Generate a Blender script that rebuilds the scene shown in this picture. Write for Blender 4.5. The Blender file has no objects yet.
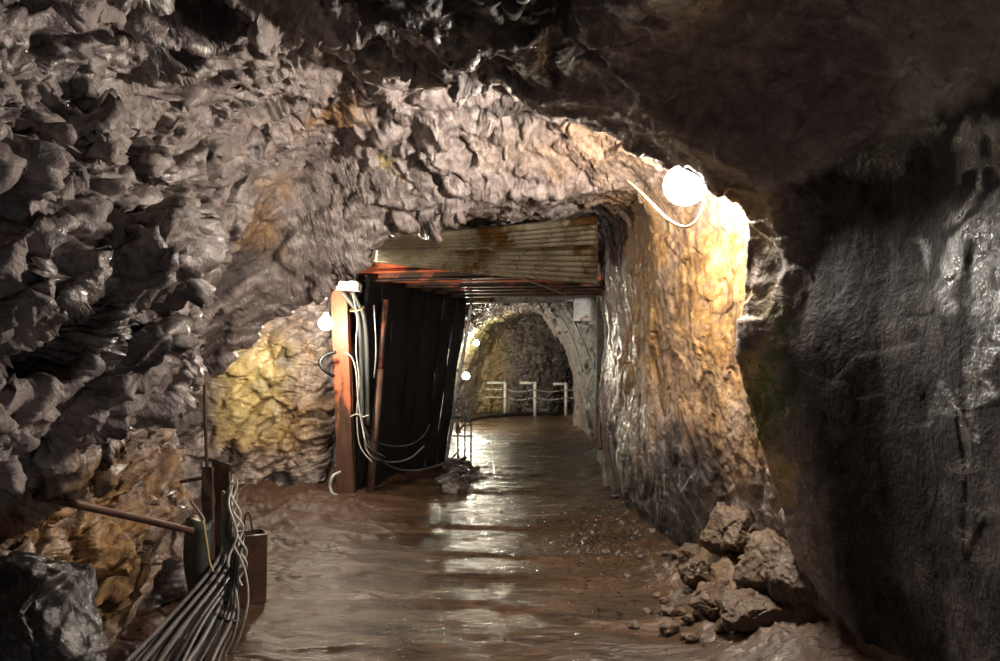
import bpy, bmesh, math, random
import numpy as np
from mathutils import Vector, Matrix
random.seed(7)
S = bpy.context.scene
COL = S.collection
F = 750.0
EYE = 1.6
PITCH = math.atan(31.5 / F)
CP, SP = math.cos(PITCH), math.sin(PITCH)

# ------------------------------------------------------------------ camera
cam_d = bpy.data.cameras.new('camera'); cam = bpy.data.objects.new('camera', cam_d); COL.objects.link(cam)
cam.location = (0, 0, EYE); cam.rotation_euler = (math.pi / 2 + PITCH, 0, 0)
cam_d.sensor_width = 36; cam_d.lens = F * 36 / 1000; cam_d.clip_start = 0.05; cam_d.clip_end = 100
S.camera = cam
S.view_settings.view_transform = 'Standard'; S.view_settings.look = 'None'
S.view_settings.gamma = 1; S.view_settings.use_curve_mapping = False
S.view_settings.exposure = 0.25
S.cycles.use_denoising = True
S.cycles.max_bounces = 8; S.cycles.diffuse_bounces = 4; S.cycles.glossy_bounces = 4
S.cycles.sample_clamp_indirect = 4

def at(px, py, Y):
    """the point of the place that lies at distance Y ahead and is seen at px, py"""
    a = (px - 500.0) / F; b = (330.5 - py) / F
    dy = CP - b * SP; dz = SP + b * CP
    t = Y / dy
    return Vector((a * t, Y, EYE + dz * t))

def on_floor(px, py, z=0.0):
    b = (330.5 - py) / F
    dy = CP - b * SP; dz = SP + b * CP
    t = (z - EYE) / dz
    return Vector(((px - 500.0) / F * t, dy * t, z))

# ------------------------------------------------------------------ noise
def _h(ix, iy, iz, seed):
    ix = ix.astype(np.int64).astype(np.uint32); iy = iy.astype(np.int64).astype(np.uint32); iz = iz.astype(np.int64).astype(np.uint32)
    h = ix * np.uint32(374761393) + iy * np.uint32(668265263) + iz * np.uint32(2147483647) + np.uint32((seed * 974634777) & 0xffffffff)
    h = (h ^ (h >> np.uint32(13))) * np.uint32(1274126177)
    h = (h ^ (h >> np.uint32(16))) * np.uint32(2246822519)
    h = h ^ (h >> np.uint32(15))
    return h
def hash01(ix, iy, iz, seed):
    return (_h(ix, iy, iz, seed) & np.uint32(0xffffff)).astype(np.float32) / np.float32(0xffffff)

def vnoise(P, seed=0):
    Pf = np.floor(P); f = (P - Pf).astype(np.float32); f = f * f * f * (f * (f * 6 - 15) + 10)
    x, y, z = Pf[:, 0], Pf[:, 1], Pf[:, 2]
    r = 0
    for dx in (0, 1):
        wx = f[:, 0] if dx else 1 - f[:, 0]
        for dy in (0, 1):
            wy = f[:, 1] if dy else 1 - f[:, 1]
            for dz in (0, 1):
                wz = f[:, 2] if dz else 1 - f[:, 2]
                r = r + hash01(x + dx, y + dy, z + dz, seed) * wx * wy * wz
    return r * 2 - 1
def fbm(P, seed=0, oct=4, gain=.5):
    r = 0; a = 1; t = 0
    for o in range(oct):
        r = r + vnoise(P * (2.03 ** o) + 17.3 * o, seed + o) * a; t += a; a *= gain
    return r / t

def facets(P, seed, tilt=1.0, step=.5, mode='near', k=.6, sharp=20.):
    """broken planes: every cell of shattered rock gets its own tilted plane"""
    Pf = np.floor(P)
    best = np.full(len(P), 1e9 if mode == 'near' else -1e9, np.float32); val = np.zeros(len(P), np.float32); wsum = np.full(len(P), 1e-20, np.float32)
    for dx in (-1, 0, 1):
        for dy in (-1, 0, 1):
            for dz in (-1, 0, 1):
                cx, cy, cz = Pf[:, 0] + dx, Pf[:, 1] + dy, Pf[:, 2] + dz
                ex = (P[:, 0] - cx - hash01(cx, cy, cz, seed)).astype(np.float32)
                ey = (P[:, 1] - cy - hash01(cx, cy, cz, seed + 1)).astype(np.float32)
                ez = (P[:, 2] - cz - hash01(cx, cy, cz, seed + 2)).astype(np.float32)
                d = ex * ex + ey * ey + ez * ez
                h = (hash01(cx, cy, cz, seed + 3) - .5) * 2 * step + tilt * (
                    (hash01(cx, cy, cz, seed + 4) - .5) * 2 * ex + (hash01(cx, cy, cz, seed + 5) - .5) * 2 * ey + (hash01(cx, cy, cz, seed + 6) - .5) * 2 * ez)
                if mode == 'near':
                    wgt = np.exp(-sharp * d); val += wgt * h; wsum += wgt
                else:
                    val2 = h - k * d
                    best = np.maximum(best, val2)
    return val / wsum if mode == 'near' else best

def basis(d, stretch):
    """coordinates squeezed along d, so cells grow long that way"""
    d = Vector(d).normalized(); u = d.orthogonal().normalized(); w = d.cross(u)
    M = np.array([[*(d / stretch)], [*u], [*w]], np.float32)
    return M

# ------------------------------------------------------------------ materials
def new_mat(name):
    m = bpy.data.materials.new(name); m.use_nodes = True
    nt = m.node_tree; nt.nodes.clear()
    out = nt.nodes.new('ShaderNodeOutputMaterial'); b = nt.nodes.new('ShaderNodeBsdfPrincipled')
    nt.links.new(b.outputs[0], out.inputs[0])
    return m, nt, b
class N:
    def __init__(s, nt): s.nt = nt
    def n(s, t, **kw):
        x = s.nt.nodes.new(t)
        for k, v in kw.items(): setattr(x, k, v)
        return x
    def link(s, a, b): s.nt.links.new(a, b)
    def pos(s): return s.n('ShaderNodeNewGeometry').outputs['Position']
    def mapping(s, v, scale=(1, 1, 1), rot=(0, 0, 0)):
        m = s.n('ShaderNodeMapping'); m.inputs['Scale'].default_value = scale; m.inputs['Rotation'].default_value = rot
        s.link(v, m.inputs[0]); return m.outputs[0]
    def noise(s, v, scale, detail=4, rough=.55, dist=0):
        x = s.n('ShaderNodeTexNoise'); x.inputs['Scale'].default_value = scale; x.inputs['Detail'].default_value = detail
        x.inputs['Roughness'].default_value = rough; x.inputs['Distortion'].default_value = dist
        s.link(v, x.inputs['Vector']); return x.outputs['Fac']
    def vor(s, v, scale, feature='F1', out='Distance'):
        x = s.n('ShaderNodeTexVoronoi', feature=feature); x.inputs['Scale'].default_value = scale; s.link(v, x.inputs['Vector']); return x.outputs[out]
    def ramp(s, f, stops):
        r = s.n('ShaderNodeValToRGB'); e = r.color_ramp.elements
        while len(e) < len(stops): e.new(.5)
        for i, (p, c) in enumerate(stops):
            e[i].position = p; e[i].color = (*c, 1) if hasattr(c, '__len__') else (c, c, c, 1)
        s.link(f, r.inputs[0]); return r.outputs[0]
    def mix(s, f, a, b, mode='MIX'):
        m = s.n('ShaderNodeMix', data_type='RGBA', blend_type=mode)
        for k, v in ((0, f), (6, a), (7, b)):
            if hasattr(v, 'links'): s.link(v, m.inputs[k])
            elif k == 0: m.inputs[0].default_value = v
            else: m.inputs[k].default_value = (*v, 1)
        return m.outputs[2]
    def math(s, op, a, b=0, clamp=False):
        m = s.n('ShaderNodeMath', operation=op, use_clamp=clamp)
        for k, v in ((0, a), (1, b)):
            if hasattr(v, 'links'): s.link(v, m.inputs[k])
            else: m.inputs[k].default_value = v
        return m.outputs[0]
    def attr(s, name):
        a = s.n('ShaderNodeAttribute', attribute_name=name); return a
    def bump(s, h, strength, dist, prev=None):
        b = s.n('ShaderNodeBump'); b.inputs['Strength'].default_value = strength; b.inputs['Distance'].default_value = dist
        s.link(h, b.inputs['Height'])
        if prev: s.link(prev, b.inputs['Normal'])
        return b.outputs[0]

def rock_material(name):
    m, nt, b = new_mat(name); g = N(nt)
    P = g.pos()
    a = g.attr('stain')                       # r: ochre, g: black wet and painted shade, b: pale lime / moss
    sep = g.n('ShaderNodeSeparateColor'); g.link(a.outputs['Color'], sep.inputs[0])
    oc, wet, moss = sep.outputs[0], sep.outputs[1], sep.outputs[2]
    a2 = g.attr('tone'); sep2 = g.n('ShaderNodeSeparateColor'); g.link(a2.outputs['Color'], sep2.inputs[0])
    facet = sep2.outputs[0]; yel = sep2.outputs[1]
    n1 = g.noise(P, 2.3, 6, .6, .6); n2 = g.noise(P, 11, 6, .65, .4); n3 = g.noise(P, 45, 5, .6)
    n4 = g.noise(g.mapping(P, (3, 1.2, 1.5), (.5, .3, 0)), 5, 5, .6, 1.2)
    base = g.ramp(n2, [(.3, (.085, .070, .066)), (.45, (.22, .18, .17)), (.57, (.40, .34, .31)), (.7, (.60, .53, .48))])
    warm = g.ramp(n4, [(.35, (.12, .096, .092)), (.5, (.25, .20, .19)), (.65, (.38, .315, .29))])
    c = g.mix(g.ramp(n1, [(.4, 0.), (.6, 1.)]), base, warm)
    c = g.mix(g.math('MULTIPLY', facet, .55), c, (.36, .30, .27))  # lightens raised facets: shading put into the rock colour
    ochre = g.ramp(n4, [(.3, (.10, .045, .015)), (.43, (.22, .115, .036)), (.55, (.36, .20, .07)), (.68, (.48, .31, .14))])
    of = g.math('MULTIPLY', oc, g.ramp(n2, [(.25, .35), (.5, 1.)]), True)
    c = g.mix(of, c, ochre)
    c = g.mix(g.math('MULTIPLY', yel, g.ramp(n3, [(.25, .3), (.5, 1.)]), True), c, (.66, .50, .20))
    c = g.mix(g.math('MULTIPLY', moss, g.ramp(n2, [(.3, .2), (.5, 1.)]), True), c, (.16, .22, .045))
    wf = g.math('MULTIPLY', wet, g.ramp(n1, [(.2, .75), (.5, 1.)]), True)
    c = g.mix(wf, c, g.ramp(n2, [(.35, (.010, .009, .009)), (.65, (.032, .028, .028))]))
    crack = g.ramp(g.vor(g.mix(.12, P, g.n('ShaderNodeTexNoise').outputs['Color']), 6, 'DISTANCE_TO_EDGE'), [(0., 0.), (.02, 1.)])
    c = g.mix(g.math('MULTIPLY', g.math('SUBTRACT', 1, crack), .45), c, (.03, .02, .015))
    g.link(c, b.inputs['Base Color'])
    r = g.ramp(g.noise(P, 6, 5, .65, .5), [(.36, .42), (.5, .52), (.66, .68)])
    r = g.math('ADD', r, g.math('MULTIPLY', wet, .12))
    r = g.math('MULTIPLY', r, g.math('SUBTRACT', 1, g.math('MULTIPLY', sep2.outputs[2], .62)), True)
    g.link(r, b.inputs['Roughness'])
    g.link(g.math('SUBTRACT', g.math('ADD', .38, g.math('MULTIPLY', sep2.outputs[2], .4)), g.math('MULTIPLY', wet, .27)), b.inputs['Specular IOR Level'])
    h = g.bump(n2, .55, .035)
    h = g.bump(n3, .6, .012, h)
    g.link(sep2.outputs[2], b.inputs['Coat Weight']); b.inputs['Coat Roughness'].default_value = .13
    hc = g.bump(g.noise(P, 30, 3, .6, .5), .8, .02, g.bump(n2, .6, .04)); g.link(hc, b.inputs['Coat Normal'])
    g.link(h, b.inputs['Normal'])
    return m

def simple_mat(name, color, rough=.5, metal=0, var=.35, scale=9, rust=None, rust_amt=.5, bump=.3, stretch=(1, 1, 1), grime=None):
    m, nt, b = new_mat(name); g = N(nt); tc = g.n('ShaderNodeTexCoord').outputs['Object']
    v = g.mapping(tc, stretch)
    n = g.noise(v, scale, 5, .6, .3)
    dark = tuple(x * (1 - var) for x in color); lite = tuple(min(1, x * (1 + var)) for x in color)
    c = g.ramp(n, [(.3, dark), (.7, lite)])
    if rust:
        n2 = g.noise(v, scale * .6, 6, .65, .5)
        c = g.mix(g.ramp(n2, [(.62 - rust_amt * .3, 0.), (.70 - rust_amt * .3, 1.)]), c, rust)
    g.link(c, b.inputs['Base Color'])
    b.inputs['Metallic'].default_value = metal
    g.link(g.ramp(n, [(.3, max(.05, rough - .15)), (.7, min(1, rough + .15))]), b.inputs['Roughness'])
    g.link(g.bump(g.noise(v, scale * 4, 4), bump, .006), b.inputs['Normal'])
    return m

def lamp_mat(name, color, strength):
    m = bpy.data.materials.new(name); m.use_nodes = True; nt = m.node_tree; nt.nodes.clear()
    o = nt.nodes.new('ShaderNodeOutputMaterial'); e = nt.nodes.new('ShaderNodeEmission')
    e.inputs[0].default_value = (*color, 1); e.inputs[1].default_value = strength
    nt.links.new(e.outputs[0], o.inputs[0]); return m

M = {}
M['rock'] = rock_material('cave rock')
M['rust'] = simple_mat('rusty steel', (.085, .042, .028), .5, .3, .5, 7)
M['red_steel'] = simple_mat('red primed steel', (.50, .13, .055), .5, .1, .25, 4, rust=(.14, .07, .045), rust_amt=.15, stretch=(1, 1, .3))
M['dull_red'] = simple_mat('dull red rusty steel', (.30, .10, .06), .5, .2, .4, 5, rust=(.07, .045, .035), rust_amt=.6)
M['brown_steel'] = simple_mat('brown corroded steel', (.17, .10, .07), .45, .3, .4, 8)
M['white_pvc'] = simple_mat('white plastic', (.62, .62, .58), .4, 0, .15, 6)
M['grey_pvc'] = simple_mat('grey plastic pipe', (.10, .105, .10), .4, 0, .2, 6)
M['galv'] = simple_mat('galvanised steel', (.40, .40, .39), .38, .6, .25, 12, rust=(.22, .11, .04), rust_amt=.2)
M['corr'] = simple_mat('stained corrugated iron', (.34, .30, .21), .27, .75, .5, 2, rust=(.15, .075, .02), rust_amt=.35, stretch=(1.2, .6, .6))
M['black_wood'] = simple_mat('blackened timber', (.007, .0065, .008), .5, 0, .4, 5, stretch=(6, 6, .6), bump=.6)
M['black'] = simple_mat('black rubber', (.018, .018, .02), .4, 0, .3, 8)
M['cable_grey'] = simple_mat('grey cable sheath', (.22, .21, .20), .35, 0, .3, 5)
M['cable_dark'] = simple_mat('dark cable sheath', (.06, .057, .055), .3, 0, .3, 5)
M['cable_pale'] = simple_mat('pale wire', (.60, .57, .50), .35, 0, .2, 9)
M['cable_yellow'] = simple_mat('yellowed cord', (.62, .46, .20), .4, 0, .15, 9)
M['tarp'] = simple_mat('green grey plastic sleeve', (.07, .08, .068), .4, 0, .35, 6)
M['wood'] = simple_mat('wet brown wood', (.06, .035, .022), .45, 0, .5, 6, stretch=(5, 5, .7), bump=.7)
M['moss'] = simple_mat('moss', (.15, .22, .05), .8, 0, .5, 14)
M['root'] = simple_mat('pale root', (.48, .40, .26), .6, 0, .3, 14)
M['lamp_hot'] = lamp_mat('white lamp glow', (1, .92, .82), 440)
M['lamp_mid'] = lamp_mat('white lamp glow small', (1, .88, .70), 430)
M['lamp_far'] = lamp_mat('far lamp glow', (1, .93, .72), 600)
M['lamp_back'] = lamp_mat('rear lamp glow', (.90, .93, 1), 78)

# ------------------------------------------------------------------ objects
def link_mesh(name, me, mat, parent=None, smooth=True):
    o = bpy.data.objects.new(name, me); COL.objects.link(o)
    if mat: me.materials.append(mat)
    if smooth: me.polygons.foreach_set('use_smooth', [True] * len(me.polygons))
    if parent: o.parent = parent
    return o
def tag(o, label, cat, group=None, kind=None):
    o['label'] = label; o['category'] = cat
    if group: o['group'] = group
    if kind: o['kind'] = kind
    return o
def empty(name, loc, label, cat, group=None):
    o = bpy.data.objects.new(name, None); COL.objects.link(o); o.location = loc; o.empty_display_size = .1
    return tag(o, label, cat, group)
def grid_mesh(name, V, nu, nv, flip=False):
    me = bpy.data.meshes.new(name)
    i = np.arange(nu - 1)[:, None] * nv + np.arange(nv - 1)[None, :]
    q = np.stack([i, i + nv, i + nv + 1, i + 1], -1).reshape(-1, 4)
    if flip: q = q[:, ::-1]
    me.vertices.add(len(V)); me.vertices.foreach_set('co', V.astype(np.float32).ravel())
    me.loops.add(q.size); me.loops.foreach_set('vertex_index', q.astype(np.int32).ravel())
    me.polygons.add(len(q)); me.polygons.foreach_set('loop_start', np.arange(0, q.size, 4, dtype=np.int32))
    me.polygons.foreach_set('loop_total', np.full(len(q), 4, np.int32))
    me.polygons.foreach_set('use_smooth', np.ones(len(q), bool))
    me.update(calc_edges=True)
    return me
def set_col(me, name, A):
    c = me.color_attributes.new(name, 'FLOAT_COLOR', 'POINT')
    c.data.foreach_set('color', np.concatenate([A, np.ones((len(A), 1))], 1).astype(np.float32).ravel())

def catmull(pts, n=6):
    pts = [Vector(p) for p in pts]
    if len(pts) < 3: return pts
    P = [pts[0] * 2 - pts[1]] + pts + [pts[-1] * 2 - pts[-2]]; out = []
    for i in range(1, len(P) - 2):
        for k in range(n):
            t = k / n; a, b, c, d = P[i - 1], P[i], P[i + 1], P[i + 2]
            out.append(.5 * ((2 * b) + (c - a) * t + (2 * a - 5 * b + 4 * c - d) * t * t + (3 * b - a - 3 * c + d) * t ** 3))
    out.append(pts[-1]); return out
def add_tube(bm, pts, r, seg=8, r1=None, smooth=True):
    if smooth: pts = catmull(pts)
    else: pts = [Vector(p) for p in pts]
    n = len(pts); rings = []; up = None
    for i, p in enumerate(pts):
        d = (pts[min(i + 1, n - 1)] - pts[max(i - 1, 0)]).normalized()
        if up is None: up = d.orthogonal().normalized()
        else:
            up = up - d * up.dot(d); up = up.normalized() if up.length > 1e-5 else d.orthogonal().normalized()
        w = d.cross(up); rr = r if r1 is None else r + (r1 - r) * i / (n - 1)
        rings.append([bm.verts.new(p + (up * math.cos(2 * math.pi * k / seg) + w * math.sin(2 * math.pi * k / seg)) * rr) for k in range(seg)])
    for a, b in zip(rings, rings[1:]):
        for k in range(seg): bm.faces.new((a[k], a[(k + 1) % seg], b[(k + 1) % seg], b[k]))
    bm.faces.new(rings[0][::-1]); bm.faces.new(rings[-1])
def bm_obj(name, bm, mat, parent=None, smooth=True, origin=None):
    if origin is not None: bmesh.ops.translate(bm, verts=bm.verts, vec=-Vector(origin))
    bmesh.ops.recalc_face_normals(bm, faces=bm.faces)
    me = bpy.data.meshes.new(name); bm.to_mesh(me); bm.free()
    o = link_mesh(name, me, mat, parent, smooth)
    if origin is not None and parent is None: o.location = origin
    return o
def tube_obj(name, pts, r, mat, parent=None, seg=8, r1=None, smooth=True, origin=None):
    bm = bmesh.new(); add_tube(bm, pts, r, seg, r1, smooth)
    if origin is None and parent is None:
        origin = min((Vector(p) for p in pts), key=lambda p: p.z)
    return bm_obj(name, bm, mat, parent, True, origin)
def add_beam(bm, a, b, prof, up=(0, 0, 1)):
    """sweep a closed 2D outline (u across, v up) from a to b"""
    a, b = Vector(a), Vector(b); d = (b - a).normalized(); up = Vector(up); up = (up - d * up.dot(d)).normalized(); w = d.cross(up)
    A = [bm.verts.new(a + w * u + up * v) for u, v in prof]; B = [bm.verts.new(b + w * u + up * v) for u, v in prof]
    n = len(prof)
    for k in range(n): bm.faces.new((A[k], A[(k + 1) % n], B[(k + 1) % n], B[k]))
    bm.faces.new(A[::-1]); bm.faces.new(B)
def rect(w, h): return [(-w / 2, -h / 2), (w / 2, -h / 2), (w / 2, h / 2), (-w / 2, h / 2)]
def hprof(w, h, t):
    a, b, s = w / 2, h / 2, t / 2
    return [(-a, -b), (a, -b), (a, -b + t), (s, -b + t), (s, b - t), (a, b - t), (a, b), (-a, b), (-a, b - t), (-s, b - t), (-s, -b + t), (-a, -b + t)]
def beam_obj(name, a, b, prof, mat, parent=None, up=(0, 0, 1), origin=None, bevel=.004):
    bm = bmesh.new(); add_beam(bm, a, b, prof, up)
    if bevel: bmesh.ops.bevel(bm, geom=bm.edges[:], offset=bevel, segments=1, affect='EDGES', clamp_overlap=True)
    if origin is None and parent is None: origin = min((Vector(a), Vector(b)), key=lambda p: p.z)
    return bm_obj(name, bm, mat, parent, False, origin)

# ------------------------------------------------------------------ the cave skin
# each section: distance Y, 16 points from left foot over the roof to right foot, as seen (px, py) at that distance
def W(Y, pts): return (Y, [Vector((x, Y, z)) for x, z in pts])
def I(Y, pts, amp=None): return (Y, [at(px, py, Y) for px, py in pts])
FL = -.25
secs = [
 W(-4.0, [(-1.9, FL), (-2.0, .5), (-2.1, 1.0), (-2.1, 1.5), (-2.0, 2.0), (-1.8, 2.4), (-1.4, 2.7), (-.8, 2.9), (-.1, 3.0), (.6, 2.9), (1.2, 2.8), (1.7, 2.5), (2.0, 2.0), (2.1, 1.4), (2.0, .7), (1.9, FL)]),
 W(0.3, [(-1.9, FL), (-2.0, .5), (-2.0, 1.0), (-2.0, 1.5), (-2.0, 2.0), (-1.8, 2.4), (-1.4, 2.7), (-.8, 2.9), (-.1, 3.0), (.6, 2.95), (1.2, 2.85), (1.7, 2.6), (2.0, 2.0), (2.1, 1.4), (2.0, .7), (1.9, FL)]),
 W(1.7, [(-1.9, FL), (-1.95, .5), (-1.9, 1.0), (-1.75, 1.45), (-1.75, 1.9), (-1.6, 2.3), (-1.3, 2.65), (-.8, 2.85), (-.1, 2.9), (.5, 2.85), (1.0, 2.8), (1.5, 2.6), (1.85, 2.0), (1.95, 1.4), (1.9, .7), (1.9, FL)]),
 I(2.4, [(-160, 920), (-160, 720), (-150, 580), (-110, 470), (-40, 250), (-30, 90), (20, -60), (210, -90), (400, -80), (550, -70), (720, -50), (900, -40), (1060, 100), (1080, 320), (1060, 520), (1060, 940)]),
 I(2.9, [(-110, 820), (-100, 650), (-90, 510), (55, 430), (65, 320), (20, 150), (50, 20), (180, -60), (380, -30), (540, -25), (670, 10), (840, 20), (960, 120), (960, 340), (965, 560), (990, 850)]),
 I(3.15, [(-80, 800), (-65, 640), (-55, 480), (105, 395), (110, 300), (70, 180), (90, 40), (210, -40), (380, -10), (530, 5), (655, 30), (820, 60), (930, 150), (925, 340), (935, 560), (965, 810)]),
 I(3.4, [(-15, 760), (-5, 640), (-15, 520), (70, 440), (112, 320), (80, 190), (110, 60), (240, -20), (380, 10), (520, 40), (640, 60), (800, 110), (890, 190), (880, 340), (900, 560), (930, 760)]),
 I(3.8, [(75, 720), (80, 620), (65, 520), (90, 430), (112, 340), (130, 230), (150, 100), (270, 20), (385, 40), (480, 74), (610, 110), (720, 160), (815, 215), (800, 360), (830, 560), (880, 720)]),
 I(4.1, [(125, 700), (128, 610), (112, 510), (118, 420), (118, 345), (165, 240), (190, 110), (285, 45), (400, 68), (480, 96), (600, 128), (695, 176), (745, 222), (742, 360), (790, 530), (850, 700)]),
 I(4.45, [(160, 680), (152, 590), (138, 500), (148, 420), (125, 345), (185, 250), (215, 130), (300, 70), (410, 75), (520, 60), (610, 70), (690, 105), (778, 208), (765, 340), (782, 490), (830, 680)]),
 I(5.1, [(195, 640), (186, 560), (174, 480), (166, 410), (158, 360), (205, 250), (240, 150), (310, 95), (400, 100), (510, 78), (590, 92), (650, 130), (732, 203), (724, 340), (730, 480), (775, 640)]),
 I(5.7, [(190, 610), (170, 530), (162, 460), (162, 400), (185, 364), (240, 285), (290, 180), (340, 150), (420, 135), (500, 120), (570, 125), (625, 150), (684, 200), (690, 330), (690, 470), (730, 620)]),
 I(6.2, [(170, 590), (140, 500), (140, 430), (165, 388), (205, 366), (262, 324), (328, 288), (375, 248), (430, 210), (510, 198), (580, 190), (625, 186), (655, 215), (664, 330), (670, 470), (690, 590)]),
 I(6.6, [(120, 570), (80, 480), (90, 400), (120, 330), (170, 290), (240, 255), (310, 235), (372, 215), (430, 200), (510, 196), (575, 190), (618, 190), (648, 215), (652, 330), (655, 450), (670, 575)]),
 I(8.2, [(110, 530), (80, 450), (90, 370), (130, 300), (180, 260), (250, 235), (320, 228), (380, 225), (430, 222), (500, 218), (560, 212), (605, 210), (625, 230), (629, 330), (620, 430), (632, 535)]),
 I(9.0, [(215, 515), (205, 450), (205, 380), (215, 320), (235, 270), (275, 250), (330, 240), (380, 234), (430, 231), (500, 226), (560, 220), (598, 218), (612, 240), (616, 330), (606, 420), (615, 520)]),
 I(9.4, [(325, 510), (322, 450), (325, 380), (325, 320), (330, 270), (340, 255), (360, 246), (390, 240), (430, 235), (500, 232), (560, 228), (592, 226), (604, 245), (608, 330), (602, 420), (608, 512)]),
 I(10.1, [(340, 500), (340, 440), (345, 370), (350, 310), (360, 270), (375, 255), (395, 250), (420, 246), (450, 244), (500, 242), (550, 242), (585, 244), (603, 260), (609, 330), (606, 400), (603, 500)]),
 I(12.2, [(405, 475), (405, 430), (410, 380), (420, 330), (430, 300), (445, 285), (465, 278), (485, 275), (510, 273), (540, 273), (570, 275), (592, 280), (603, 300), (606, 350), (602, 400), (600, 475)]),
 I(14, [(435, 460), (430, 420), (432, 380), (440, 345), (452, 318), (465, 306), (480, 299), (496, 296), (515, 294), (532, 294), (550, 297), (567, 306), (582, 325), (590, 360), (594, 400), (598, 460)]),
 I(17, [(440, 445), (436, 415), (440, 380), (448, 350), (458, 330), (470, 317), (484, 309), (500, 305), (516, 303), (530, 303), (543, 306), (556, 318), (568, 342), (577, 372), (580, 405), (584, 445)]),
 I(20, [(450, 435), (447, 410), (450, 380), (458, 352), (468, 335), (480, 324), (492, 316), (506, 312), (519, 310), (531, 309), (542, 313), (554, 326), (567, 350), (574, 378), (574, 405), (570, 435)]),
 I(22.5, [(470, 428), (468, 408), (470, 380), (476, 356), (484, 338), (492, 326), (502, 318), (513, 314), (524, 312), (538, 311), (555, 314), (572, 326), (588, 350), (596, 378), (598, 405), (598, 428)]),
 I(25, [(490, 422), (488, 404), (488, 385), (490, 370), (494, 352), (500, 340), (508, 330), (516, 322), (526, 318), (540, 318), (556, 320), (570, 330), (582, 350), (588, 375), (588, 400), (588, 422)]),
 I(25.4, [(518, 420), (516, 404), (516, 390), (517, 378), (518, 366), (520, 358), (524, 350), (528, 344), (534, 340), (540, 340), (548, 342), (554, 348), (560, 358), (564, 375), (564, 395), (560, 420)]),
 I(25.6, [(534, 418), (534, 404), (534, 392), (534, 382), (534, 374), (535, 370), (536, 366), (537, 364), (538, 362), (540, 362), (542, 363), (543, 366), (544, 370), (545, 380), (545, 395), (545, 418)]),
]
SY = np.array([s[0] for s in secs]); SP_ = np.array([[list(p) for p in s[1]] for s in secs], np.float64)
# roughness of the break, per section group and per point (0..15)
def amp_at(y, u, P):
    """how strongly the rock is broken here"""
    left = np.clip((7.0 - u) / 3, 0, 1)
    a = .55 + .55 * left
    a = a * (1 + .22 * np.clip((4.3 - y) / .6, 0, 1) * np.clip((u - 3.3) / .5, 0, 1) * np.clip((7.5 - u) / .8, 0, 1))
    # smooth roof slab and dark right wall near the camera
    sm = np.clip((u - 9.0) / 1.0, 0, 1) * np.clip((4.35 - y) / .5, 0, 1)
    a = a * (1 - .78 * sm)
    a = a * np.where(u > 11.5, np.where(y < 9.5, .48, .62) + .18 * np.exp(-((y - 4.15) / .2) ** 2), 1.0)
    brow = np.exp(-((y - 6.0) / .35) ** 2) * np.clip((8 - u) / 1, 0, 1) * np.clip((u - 3) / 1, 0, 1)
    a = a * (1 - .55 * brow)
    a = a * np.clip(1.1 - (y - 12) * .02, .7, 1)
    rec = np.clip((y - 7.2) / .6, 0, 1) * np.clip((6.5 - u) / .8, 0, 1); a = a * (1 - .4 * rec)
    mid = np.exp(-((y - 5.5) / 1.0) ** 2) * np.clip((6.5 - u) / 1, 0, 1); a = a * (1 - .3 * mid)
    slab = np.exp(-((y - 5.75) / .5) ** 2) * np.clip((6.6 - u) / .6, 0, 1) * np.clip((u - 3.4) / .6, 0, 1); a = a * (1 - .5 * slab)
    low = np.clip((3.4 - u) / 1, 0, 1) * np.clip((y - 3.3) / .4, 0, 1); a = a * (1 - .3 * low)
    return a

def sample_secs(y, u):
    k = np.clip(np.searchsorted(SY, y) - 1, 0, len(SY) - 2)
    t = np.clip((y - SY[k]) / (SY[k + 1] - SY[k]), 0, 1)
    ts = t * t * (3 - 2 * t); t = .6 * t + .4 * ts
    j = np.clip(np.floor(u).astype(int), 0, 14); s = u - j
    def cr(kk):
        p0 = SP_[kk, np.clip(j - 1, 0, 15)]; p1 = SP_[kk, j]; p2 = SP_[kk, j + 1]; p3 = SP_[kk, np.clip(j + 2, 0, 15)]
        s_ = s[:, None]; c = .8
        m1 = (p2 - p0) * .5 * c; m2 = (p3 - p1) * .5 * c
        return (2 * s_ ** 3 - 3 * s_ ** 2 + 1) * p1 + (s_ ** 3 - 2 * s_ ** 2 + s_) * m1 + (-2 * s_ ** 3 + 3 * s_ ** 2) * p2 + (s_ ** 3 - s_ ** 2) * m2
    A = cr(k); B = cr(k + 1)
    return A + (B - A) * t[:, None]

BL = basis((.35, .75, .62), 2.3)
BR = basis((.25, .25, 1.0), 1.45)
def broken(P, wl):
    """height of the rock break at P; wl 1 = slanting beds of the left side, 0 = upright beds of the right"""
    warp = np.stack([fbm(P * 1.6, 90, 3), fbm(P * 1.6, 95, 3), fbm(P * 1.6, 99, 3)], 1) * .12
    Q = P + warp
    def both(sc, seed, **k):
        hl = facets((Q @ BL.T) * sc, seed, **k); hr = facets((Q @ BR.T) * sc, seed + 50, **k)
        return hl * wl + hr * (1 - wl)
    f1 = both(1.5, 11, tilt=.75, step=.5, mode='max', k=.7)
    fb = both(1.9, 420, tilt=1.6, step=.8, sharp=90)
    f2 = both(3.8, 21, tilt=2.1, step=.6, sharp=120)
    fs = both(3.0, 26, tilt=1.6, step=.5, mode='max', k=.5) - .6
    n = fbm(P * 1.3, 60, 5)
    return f1 * .12 + fb * (.07 + .13 * wl) + f2 * (.05 + .075 * wl) + fs * .05 + n * .04, fb, f2
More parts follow.
